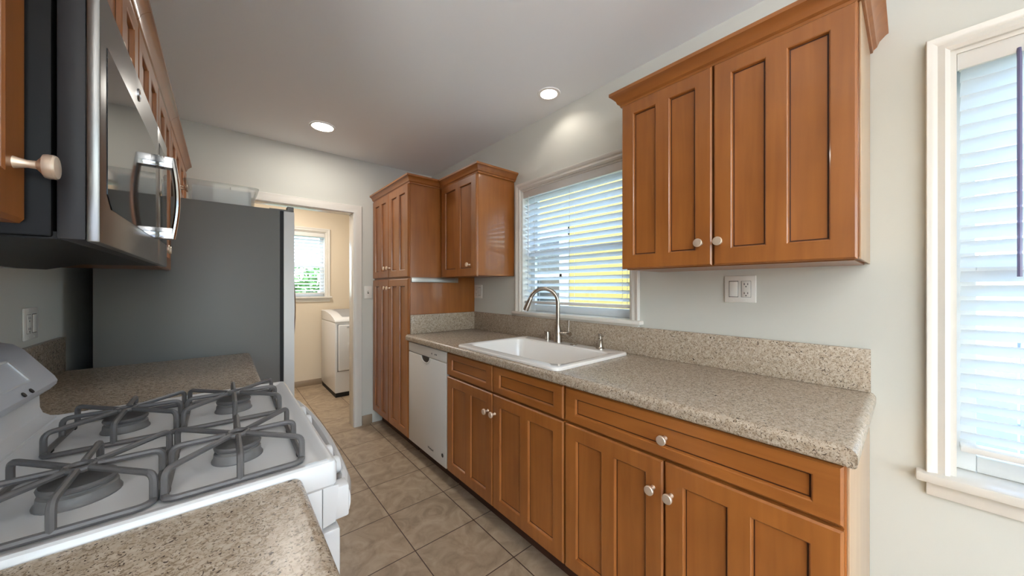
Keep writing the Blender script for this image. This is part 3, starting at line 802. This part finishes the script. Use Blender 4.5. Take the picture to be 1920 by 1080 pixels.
# ------------------------------------------------------------------ range
RY0, RY1 = 0.746, 1.506
rg = thing('gas_range', (-.17, 1.126, 0), 'white gas range with four burners and dark grey grates', 'stove')
bx('body', WHITE, rg, LX + .03, 0.150, RY0 + .004, RY1 - .004, 0.09, 0.885, bev=.004)
bx('base_plinth', RUBBER, rg, LX + .05, 0.10, RY0 + .02, RY1 - .02, 0.0, 0.09)
# cooktop : raised rim around a slightly dished pan
def pan_ring(d, z, r): return rrect(-0.372 + d, 0.176 - d, RY0 - .000 + d, RY1 - d, max(r - d * .5, .004), z, 5)
mb = MB()
loft(mb, [pan_ring(.004, .872, .010), pan_ring(.0, .878, .012), pan_ring(.0, .915, .012), pan_ring(.003, .922, .012), pan_ring(.008, .925, .012), pan_ring(.016, .9245, .012), pan_ring(.026, .919, .014), pan_ring(.034, .9175, .014)], cap0=True, cap1=True)
mb.build('cooktop', WHITE, rg)
# control panel curving up at the rear
bgp = [(-0.500, 0.86), (-0.335, 0.9235), (-0.352, 0.926), (-0.366, 0.940), (-0.371, 0.960), (-0.372, 0.985)]
mb = MB(); mb.prism([(-0.515, 0.88), (-0.340, 0.88), (-0.340, 0.9235), (-0.354, 0.9265), (-0.366, 0.936), (-0.371, 0.952), (-0.372, 0.995), (-0.515, 0.995)], 'y', RY0 + .004, RY1 - .003)
mb.build('back_riser', WHITE, rg)
con = [(-0.515, 0.955), (-0.430, 0.958), (-0.385, 0.975), (-0.353, 0.998), (-0.343, 1.010), (-0.341, 1.020), (-0.346, 1.032), (-0.395, 1.108), (-0.412, 1.124), (-0.436, 1.132), (-0.470, 1.134), (-0.515, 1.134)]
mb = MB(); mb.prism(con, 'y', RY0 + .002, RY1 - .001)
es = [e for e in mb.bm.edges if abs(e.verts[0].co.y - e.verts[1].co.y) < 1e-6]
bmesh.ops.bevel(mb.bm, geom=es, offset=.006, segments=3, profile=.5, affect='EDGES', clamp_overlap=True)
cp_ = mb.build('control_panel', GREYP, rg)
# raised display frame on the slope
sl0, sl1 = Vector((-0.346, 0, 1.032)), Vector((-0.395, 0, 1.108)); sd_ = (sl1 - sl0).normalized(); sn = Vector((sd_.z, 0, -sd_.x))
def on_slope(y, s_, h): p = sl0 + sd_ * s_ + sn * h; return (p.x, y, p.z)
mb = MB()
def slope_box(y0, y1, s0, s1, h0, h1, m=0):
    vs = [on_slope(y, s_, h) for y in (y0, y1) for s_ in (s0, s1) for h in (h0, h1)]
    mb._add(vs, [(0, 1, 3, 2), (4, 6, 7, 5), (0, 4, 5, 1), (2, 3, 7, 6), (0, 2, 6, 4), (1, 5, 7, 3)], m)
slope_box(0.95, 1.375, 0.014, 0.018, -.001, .003); slope_box(0.95, 1.375, 0.072, 0.078, -.001, .003); slope_box(1.369, 1.375, 0.014, 0.078, -.001, .003); slope_box(0.95, 0.956, 0.014, 0.078, -.001, .003)
slope_box(0.956, 1.369, 0.018, 0.072, -.0005, .0006, 1)
mb.build('display_panel', [WHITE, GREYP], cp_)
for y in (1.30, 1.34): MB().lathe([(0.006, -.001), (0.006, .0015), (.0005, .002)], on_slope(y, -.006, 0), tuple(sn), 12).build('control_button', PRINT, cp_)
# front: manifold panel, knobs, oven door, handle, drawer
mb = MB(); mb.prism([(0.150, 0.795), (0.172, 0.800), (0.178, 0.872), (0.150, 0.874)], 'y', RY0 + .003, RY1 - .003); mb.build('front_panel', WHITE, rg)
for y in (0.815, 0.886, 1.142, 1.235):
    mb = MB(); mb.lathe([(0.010, -.004), (0.024, 0.0), (0.024, 0.006), (0.0205, 0.009), (0.0190, 0.022), (0.0165, 0.026), (0.001, 0.0265)], (0.176, y + .03, 0.868), (1, 0, 0.04), 20)
    mb.build('knob', WHITE, rg)
od = bx('oven_door', WHITE, rg, 0.150, 0.182, RY0 + .003, RY1 - .003, 0.235, 0.785, bev=.006)
mb = MB(); mb.box(0.181, 0.1835, RY0 + .14, RY1 - .14, 0.36, 0.66, bev=.001); mb.build('oven_window', BLACKG, od)
mb = MB()
mb.box(0.152, 0.199, RY0 + .004, RY0 + .040, 0.800, 0.866, bev=.005); mb.box(0.152, 0.199, RY1 - .040, RY1 - .004, 0.800, 0.866, bev=.005)
hp = [(0.196 + .026 * math.sin(k / 14 * PI) ** .7 if 0 < k < 14 else 0.190, RY0 + .012 + k / 14 * (RY1 - RY0 - .024), 0.83) for k in range(15)]
mb.tube(hp, 0.0235, 14, flat=(1.35, .55))
mb.build('oven_handle', WHITE, od)
bx('storage_drawer', WHITE, rg, 0.150, 0.180, RY0 + .003, RY1 - .003, 0.095, 0.228, bev=.006)
# burners and grates
def bend(p0, p1, p2, r=.012, n=4):
    p0, p1, p2 = Vector(p0), Vector(p1), Vector(p2)
    a = p1 + (p0 - p1).normalized() * r; b = p1 + (p2 - p1).normalized() * r
    return [tuple((1 - t_) ** 2 * a + 2 * t_ * (1 - t_) * p1 + t_ ** 2 * b) for t_ in [k / n for k in range(n + 1)]]
GZ = 0.9245
def burner(cx, cy, r):
    mb = MB(); mb.lathe([(r * 1.06, .9176), (r * 1.06, .920), (r * .98, .925), (r * .96, .934), (r * .86, .9365), (r * .86, .940)], (cx, cy, 0), seg=28)
    h = mb.build('burner', BURN, rg)
    mb = MB(); mb.lathe([(r * .90, .940), (r * .96, .942), (r * .98, .946), (r * .92, .9495), (r * .5, .9505), (.001, .951)], (cx, cy, 0), seg=28); mb.build('burner_cap', IRON, h)
def grate(x0, x1, y0, y1):
    cx, cy = (x0 + x1) / 2, (y0 + y1) / 2; mb = MB(); zt = 0.967; rr = .0056
    mb.tube(rrect(x0, x1, y0, y1, .018, GZ, 4), rr, 8, closed=True)
    hub = .020
    def finger(px, py, ex, ey, droop=0):
        a = (px, py, GZ); b = (px, py, zt); e = (ex, ey, zt - droop)
        mb.tube([a] + bend(a, b, e, .014, 5) + [e], rr * .96, 8)
    for sx, ex in ((x0, -1), (x1, 1)):
        for k, py in ((-1, y0 + .018), (0, cy), (1, y1 - .018)):
            finger(sx, py, cx + ex * hub * (1.0 if k == 0 else .75), cy + k * hub * .65)
    finger(cx, y0, cx, cy - hub); finger(cx, y1, cx, cy + hub)
    hubr = rrect(cx - hub * .8, cx + hub * .8, cy - hub * .8, cy + hub * .8, hub * .75, zt, 4)
    mb.tube(hubr, rr * .92, 8, closed=True)
    for sx, sy in ((x0, y0 + .05), (x0, y1 - .05), (x1, y0 + .05), (x1, y1 - .05)): mb.box(sx - .005, sx + .005, sy - .006, sy + .006, .9178, GZ, 1)
    return mb.build('grate', [IRON, RUBBER], rg)
for (x0, x1) in ((-0.282, -0.086), (-0.074, 0.122)):
    for (y0, y1) in ((0.783, 1.035), (1.142, 1.395)):
        burner((x0 + x1) / 2, (y0 + y1) / 2, .046 if x0 < -.2 and y0 < 1 else .040); grate(x0, x1, y0, y1)

# ------------------------------------------------------------------ microwave
MF = -0.133; MZ0, MZ1 = 1.334, 1.706
mw = thing('microwave', (-.33, 1.126, MZ0), 'over-the-range microwave with dark glass door and chrome handle', 'microwave')
mb = MB(); mb.box(LX + .002, -0.175, RY0 + .002, RY1 - .002, MZ0 + .004, MZ1, bev=.003); mb.build('case', BLACKP, mw)
mb = MB(); mb.box(-0.172, -0.146, RY0 + .003, RY1 - .003, MZ0 + .002, MZ1 - .002, bev=.003); mb.build('door_backing', pm('charcoal_door_plastic', (46, 45, 47), .45, spec=.3), mw)
mb = MB(); mb.prism([(LX + .01, MZ0 - .010), (-0.36, MZ0 - .016), (-0.30, MZ0 + .000), (-0.17, MZ0 + .002), (-0.17, MZ0 + .012), (LX + .01, MZ0 + .012)], 'y', RY0 + .006, RY1 - .006); mb.build('underside', BLACKP, mw)
for y in (0.88, 1.30): MB().box(-0.46, -0.38, y, y + .10, MZ0 - .0185, MZ0 - .012, bev=.001).build('grease_filter', STEEL, mw)
PN = 1.312
mb = MB(); mb.box(-0.146, MF, RY0 + .002, PN - .001, MZ0, MZ1, bev=.0025)
dr = mb.build('door', DOORST, mw)
mb = MB(); wv = [(0.783, 1.630), (1.262, 1.630), (1.262, 1.395), (0.810, 1.391), (0.783, 1.41)]
mb.prism(wv, 'x', MF - .004, MF + .0012); mb.build('door_window', BLACKG, dr)
mb = MB(); mb.box(-0.146, MF, PN + .001, RY1 - .002, MZ0, MZ1, bev=.0025); cpn = mb.build('control_panel', DOORST, mw)
mb = MB(); mb.box(MF - .003, MF + .0008, PN + .02, RY1 - .02, 1.40, 1.665, bev=.0003); mb.build('keypad', BLACKG, cpn)
mb = MB()
hy = 1.268; zt, zb = 1.612, 1.396
mb.box(MF - .002, MF + .034, hy - .013, hy + .013, zt - .030, zt, bev=.003); mb.box(MF - .002, MF + .034, hy - .013, hy + .013, zb, zb + .030, bev=.003)
pts = [(MF + .030 + .010 * math.sin(k / 12 * PI), hy, zb + .002 + k / 12 * (zt - zb - .004)) for k in range(13)]
mb.tube(pts, 0.013, 12, flat=(.55, 1.0)); mb.build('handle', CHROME, dr)
mb = MB(); mb.lathe([(0.0125, 0), (0.0125, 0.002), (0.0105, 0.0026), (0.0102, 0.0018), (0.0004, 0.0018)], (MF, 1.035, 1.668), (1, 0, 0), 20); mb.build('round_badge', BADGE, dr)

# ------------------------------------------------------------------ left upper cabinets (doors face +x)
UL = -0.213
def left_upper(at, label, y0, y1, z0, doors):
    c = cab('upper_cabinet', at, label, group='wall cabinets of the range wall')
    mb = MB(); mb.box(LX + .003, UL, y0, y1, z0 + .003, 2.075, bev=.0015); mb.build('carcass', WOOD, c)
    for (a, b, ky) in doors:
        wd, ht = b - a, 2.063 - z0
        tp = .050
        d = front_panel('door', c, (UL, a, z0), (0, 1, 0), (1, 0, 0), wd, ht, two_panel(wd, ht, .054, .050, tp, .055))
        knob(d, (UL + .02, ky, z0 + .070), (1, 0, 0))
    mb = MB(); mb.sweep([(o, 2.066 + h) for o, h in CROWN], [(UL, y0), (UL, y1)], 1); mb.build('crown_moulding', WOODH, c)
    return c
left_upper((-.37, .55, 1.352), 'maple wall cabinet beside the microwave, nearest the viewer', 0.350, 0.743, 1.352, [(0.354, 0.738, 0.704)])
left_upper((-.37, 1.126, 1.76), 'short two-door maple cabinet over the microwave', 0.745, 1.507, 1.712, [(0.749, 1.123, 1.093), (1.129, 1.503, 1.159)])
left_upper((-.37, 1.92, 1.352), 'tall two-door maple wall cabinet behind the microwave, over the shiny worktop', 1.509, 2.343, 1.352, [(1.513, 1.923, 1.893), (1.929, 2.339, 1.959)])
left_upper((-.37, 2.81, 1.76), 'short two-door maple cabinet over the refrigerator', 2.345, BY - .002, 1.795, [(2.349, 2.809, 2.779), (2.815, BY - .006, 2.845)])

# ------------------------------------------------------------------ refrigerator
fr = thing('refrigerator', (-.09, 2.77, 0), 'tall grey-sided refrigerator with a pale door edge beside the laundry doorway', 'refrigerator')
FY0, FY1 = 2.350, 3.200
bx('cabinet_body', FRSIDE, fr, -0.440, 0.250, FY0, FY1, 0.02, 1.717, bev=.004)
bx('base_grille', RUBBER, fr, -0.40, 0.255, FY0 + .02, FY1 - .02, 0.0, 0.09)
bx('door_gasket', RUBBER, fr, 0.250, 0.268, FY0 + .006, FY1 - .006, 0.10, 1.712)
fm = (FY0 + FY1) / 2
def curved_door(y0, y1, z0, z1):
    mb = MB(); n = 8
    out = [(0.268, y0), (0.268, y1)]
    fr_ = []
    for k in range(n + 1):
        y = y1 + (y0 - y1) * k / n
        s_ = (y - fm) / (FY1 - fm)
        fr_.append((0.330 - .010 * s_ * s_ , y))
    poly = out + fr_
    mb.prism(poly, 'z', z0, z1)
    es = [e for e in mb.bm.edges if abs(e.verts[0].co.z - e.verts[1].co.z) < 1e-6]
    bmesh.ops.bevel(mb.bm, geom=es, offset=.003, segments=2, profile=.5, affect='EDGES', clamp_overlap=True)
    return mb
for (y0, y1, hy) in ((FY0, fm - .002, fm - .045), (fm + .002, FY1, fm + .045)):
    d = curved_door(y0, y1, 0.105, 1.712).build('door', FRDOOR, fr)
    mb = MB()
    pts = [(0.326, hy, 0.79)] + [(0.346 + .022 * math.sin(k / 10 * PI), hy, 0.80 + k / 10 * .66) for k in range(11)] + [(0.326, hy, 1.47)]
    mb.tube(pts, .012, 10); mb.build('handle', STEEL, d)
    mb = MB(); hz = y0 + .004 if y0 == FY0 else y1 - .064
    mb.box(0.20, 0.318, hz, hz + .060, 1.7125, 1.722, bev=.002); mb.box(0.285, 0.318, hz, hz + .060, 1.721, 1.742, bev=.004); mb.build('hinge_cover', FRSIDE, fr)

# clear bin lying on the refrigerator
bn = thing('storage_bin', (0.0, 2.60, 1.718), 'clear plastic refrigerator bin with a wavy lower edge on top of the refrigerator', 'bin')
def binring(d, z, r=.03): return rrect(-0.150 + d, 0.150 - d, 2.47 + d, 2.75 - d, r, z, 5)
mb = MB(); loft(mb, [binring(.016, 1.7195), binring(.012, 1.724), binring(.004, 1.800), binring(.0, 1.838), binring(-.012, 1.842), binring(-.012, 1.846), binring(.003, 1.845), binring(.007, 1.800), binring(.016, 1.7265), binring(.02, 1.7235)], cap0=True, cap1=True)
mb.build('shell', ACRYL, bn)
mb = MB()
n = 44
vs = []; y = 2.4905
for k in range(n + 1):
    x = -.125 + .25 * k / n
    vs.append((x, 1.7255 + .010 * abs(math.sin(x * 62)), 1.815))
pts_b = [(p[0], p[1]) for p in vs] + [(0.125, 1.822), (-0.125, 1.822)]
mb.prism([(a, b) for a, b in pts_b], 'y', 2.4895, 2.4925); mb.build('wavy_liner', FROST, bn)

# ------------------------------------------------------------------ laundry dryer
dy = thing('dryer', (1.32, 4.64, 0), 'white front-loading dryer in the laundry room beyond the doorway', 'dryer')
DXa, DXb, DYa, DYb = 0.978, 1.660, 4.275, 4.985
bx('base', RUBBER, dy, DXa + .008, DXb - .008, DYa + .008, DYb - .01, 0.0, 0.05)
mb = MB(); mb.box(DXa, DXb, DYa, DYb, 0.05, 0.862, bev=.010, seg=3); mb.build('body', DRYW, dy)
tp = [(DYa - .006, 0.862), (DYa - .006, 0.878), (DYa + .01, 0.896), (DYa + .08, 0.915), (DYa + .22, 0.945), (DYa + .38, 0.966), (DYa + .52, 0.976), (DYb, 0.980), (DYb, 0.862)]
mb = MB(); mb.prism(tp, 'x', DXa - .002, DXb + .002)
es = [e for e in mb.bm.edges if abs(e.verts[0].co.x - e.verts[1].co.x) < 1e-6]
bmesh.ops.bevel(mb.bm, geom=es, offset=.008, segments=3, profile=.5, affect='EDGES', clamp_overlap=True)
tpo = mb.build('top', DRYW, dy)
mb = MB()
def top_z(y):
    for (a, za), (b, zb_) in zip(tp[2:], tp[3:]):
        if a <= y <= b: return za + (zb_ - za) * (y - a) / (b - a)
    return 0.98
ys = [DYa + .10 + k * .05 for k in range(13)]
vs = [(x, y, top_z(y) + .0015) for y in ys for x in (DXa + .10, DXb - .10)]
mb._add(vs, [(2 * i, 2 * i + 1, 2 * i + 3, 2 * i + 2) for i in range(12)]); mb.build('top_panel', DRYTOP, tpo)
mb = MB(); mb.box(1.010, 1.628, DYa - .022, DYa + .004, 0.305, 0.836, bev=.012, seg=3); dd = mb.build('door', DRYW, dy)
mb = MB(); mb.box(1.000, 1.638, DYa - .002, DYa + .001, 0.296, 0.845, bev=.0005); mb.build('door_seam', DRYTOP, dy)
mb = MB(); mb.lathe([(0.215, 0), (0.215, 0.004), (0.205, 0.010), (0.19, 0.008)], (1.319, DYa - .022, 0.560), (0, -1, 0), 40, scale=(1, 1)); mb.build('door_ring', DRYW, dd)
mb = MB(); mb.lathe([(0.195, 0.004), (0.195, 0.0085), (0.15, 0.0125), (0.001, 0.015)], (1.319, DYa - .022, 0.560), (0, -1, 0), 40); mb.build('door_glass', DRYGL, dd)
bx('grip', GREYP, dd, 1.10, 1.24, DYa - .026, DYa - .018, 0.795, 0.822, bev=.003)

# ------------------------------------------------------------------ ceiling lights and added fill bowls
def lamp_data(name, kind, energy, loc, color=(1, .985, .965), size=.1, rot=(0, 0, 0), parent=None, **kw):
    l = bpy.data.lights.new(name, kind); l.energy = energy; l.color = color
    for k, v in kw.items(): setattr(l, k, v)
    o = bpy.data.objects.new(name, l); COL.objects.link(o); o.rotation_euler = rot
    if parent is not None:
        o.parent = parent; o.location = Vector(loc) - Vector(parent['_at'])
    else: o.location = loc
    return o
def flat_light(x, y, r, label, power):
    t = thing('ceiling_light', (x, y, CZ), label, 'light', 'recessed ceiling lights')
    mb = MB(); mb.lathe([(r + .012, -.0005), (r + .010, -.004), (r - .002, -.005), (r - .004, .002)], (x, y, CZ), seg=40, cap=False); mb.build('trim_ring', CAN, t)
    mb = MB(); mb.lathe([(r - .003, 0.0), (r - .003, -.0035), (.001, -.004)], (x, y, CZ), seg=40); mb.build('diffuser', LAMP, t)
    lamp_data('lamp', 'AREA', power, (x, y, CZ - .012), color=(1, .95, .88), parent=t, shape='DISK', size=2 * r)
    return t
flat_light(0.552, 2.772, 0.072, 'flat round lit ceiling light near the laundry doorway', 3.5)
def fill_bowl(x, y, z, label, power):  # unseen uplight, added to brighten the kitchen ceiling
    t = thing('added_fill_light', (x, y, CZ), label, 'light', 'unseen bowl lights added as fill')
    MB().lathe([(.06, -.0005), (.06, -.018), (.012, -.024)], (x, y, CZ), seg=24).build('canopy', NICKEL, t)
    MB().tube([(x, y, CZ - .02), (x, y, z - .06)], .004, 8).build('rod', NICKEL, t)
    MB().lathe([(.001, -.085), (.10, -.075), (.18, -.035), (.225, .0), (.22, .002), (.175, -.030), (.10, -.068), (.001, -.078)], (x, y, z), seg=40, cap=False).build('bowl', CAN, t)
    MB().lathe([(.001, -.05), (.10, -.052), (.10, -.060), (.001, -.062)], (x, y, z), seg=32, cap=False).build('lit_disc', LAMP, t)
    lamp_data('lamp', 'AREA', power, (x, y, z - .030), rot=(PI, 0, 0), parent=t, shape='DISK', size=.28)
fill_bowl(-1.0, -1.15, 1.62, 'unseen bowl light added to brighten the ceiling, nearer the kitchen', 75)
fill_bowl(-1.6, -2.2, 1.62, 'unseen bowl light added to brighten the ceiling, further back', 60)
x, y, r = LIGHTS[1]
t = thing('ceiling_light', (x, y, CZ), 'recessed can ceiling light above the sink window wall', 'light', 'recessed ceiling lights')
mb = MB(); mb.lathe([(r + .018, -.0005), (r + .016, -.005), (r - .002, -.005), (r - .004, .0), (r - .010, .035), (r - .018, .050)], (x, y, CZ), seg=40, cap=False); mb.build('reflector', CAN, t)
mb = MB(); mb.lathe([(.001, .0385), (.020, .040), (.026, .046), (.026, .060)], (x, y, CZ), seg=28, cap=True); mb.build('bulb', LAMP, t)
lamp_data('lamp', 'POINT', 1.5, (x, y, CZ + .030), color=(1, .93, .84), parent=t, shadow_soft_size=.012)
t = thing('ceiling_light', (0.55, 4.2, CZ), 'flush ceiling light inside the laundry room', 'light', 'recessed ceiling lights')
mb = MB(); mb.lathe([(.11, -.0005), (.11, -.015), (.09, -.03), (.001, -.034)], (.55, 4.2, CZ), seg=32); mb.build('diffuser', LAMP, t)
lamp_data('lamp', 'AREA', 11, (0.55, 4.2, CZ - .045), color=(1, .92, .84), parent=t, shape='DISK', size=.2)

# ------------------------------------------------------------------ outside
structure(MB().box(-14, 20, -16, 20, -0.45, -0.35).build('ground_outside', CONC))  # pale concrete all round, chosen to bounce daylight onto the ceiling
structure(MB().box(2.9, 4.9, -8, 1.6, -0.352, -0.33).build('lawn_outside', LAWN))
structure(MB().box(-3, 3, 6.6, 12, -0.352, -0.33).build('lawn_outside', LAWN))
nh = thing('outside_house', (4.3, 5, -0.35), 'yellow house with white window trim seen through the sink window blind', 'house')
NX = 4.3; HY0 = 2.2
def hole_wall(mb, c0, c1, a0, a1, z0, z1, h):
    mb.box(c0, c1, a0, h[0], z0, z1); mb.box(c0, c1, h[1], a1, z0, z1); mb.box(c0, c1, h[0], h[1], z0, h[2]); mb.box(c0, c1, h[0], h[1], h[3], z1)
H = (3.72, 5.2, 0.75, 2.15)
mb = MB(); hole_wall(mb, NX, NX + .15, HY0, 9.0, -.36, 4.2, H); mb.build('wall', YELLOW, nh)
wn = MB(); wn.box(NX - .03, NX + .05, H[0] - .11, H[0] + .02, H[2] - .1, H[3] + .16); wn.box(NX - .03, NX + .05, H[1] - .02, H[1] + .11, H[2] - .1, H[3] + .16); wn.box(NX - .035, NX + .05, H[0] - .11, H[1] + .11, H[3] - .02, H[3] + .17); wn.box(NX - .05, NX + .05, H[0] - .13, H[1] + .13, H[2] - .10, H[2] + .02); wn.box(NX, NX + .04, H[0], H[1], 1.42, 1.50)
wn.box(NX, NX + .04, H[0] + .02, H[0] + .10, H[2], H[3])
wo_ = wn.build('window', EXTW, nh)
MB().box(NX + .045, NX + .055, H[0], H[1], H[2], H[3]).build('pane', DARKG, wo_)
MB().prism([(NX - .45, 4.0), (NX + 3, 5.6), (NX + 3, 5.75), (NX - .45, 4.15)], 'y', HY0 - .4, 9.2).build('roof', EXTW, nh)

fe = thing('board_fence', (5.2, -2, -.35), 'pale board fence outside the tall window', 'fence')
mb = MB()
for k in range(26):
    y = -6.0 + k * .30; mb.box(5.2, 5.225, y, y + .285, -.36, 1.05, bev=.004)
mb.build('boards', FENCE, fe)
mb = MB(); mb.box(5.225, 5.26, -6, 1.8, .0, .09); mb.box(5.225, 5.26, -6, 1.8, .75, .84); mb.build('rails', FENCE, fe)

def bush(name, c, rad, n, label, leaf=.07):
    t = thing(name, (c[0], c[1], -.35), label, 'bush', 'garden bushes')
    mb = MB()
    for k in range(5):
        a = 2 * PI * k / 5; mb.tube([(c[0] + .04 * math.cos(a), c[1] + .04 * math.sin(a), -.36), (c[0] + rad[0] * .5 * math.cos(a), c[1] + rad[1] * .5 * math.sin(a), c[2])], [.02, .008], 6)
    mb.build('stems', STEM, t)
    mb = MB()
    for k in range(n):
        while True:
            p = Vector((random.uniform(-1, 1), random.uniform(-1, 1), random.uniform(-1, 1)))
            if .45 < p.length < 1: break
        q = Vector((c[0] + p.x * rad[0], c[1] + p.y * rad[1], c[2] + p.z * rad[2]))
        u = Vector((random.gauss(0, 1), random.gauss(0, 1), random.gauss(0, 1))).normalized(); v = u.orthogonal().normalized()
        s_ = leaf * random.uniform(.6, 1.3); nn = u.cross(v)
        mb._add([q - u * s_, q + v * s_ * .45 + nn * s_ * .08, q + u * s_, q - v * s_ * .45 + nn * s_ * .08], [(0, 1, 2), (0, 2, 3)])
    mb.build('foliage', LEAF, t, recalc=False)
    return t
bush('garden_bush', (1.35, 8.2, .72), (1.3, .6, 1.0), 1800, 'leafy green bush outside the laundry window', .09)
bush('garden_bush', (4.2, -1.6, .05), (.4, .9, .42), 900, 'low green bush in front of the board fence', .07)
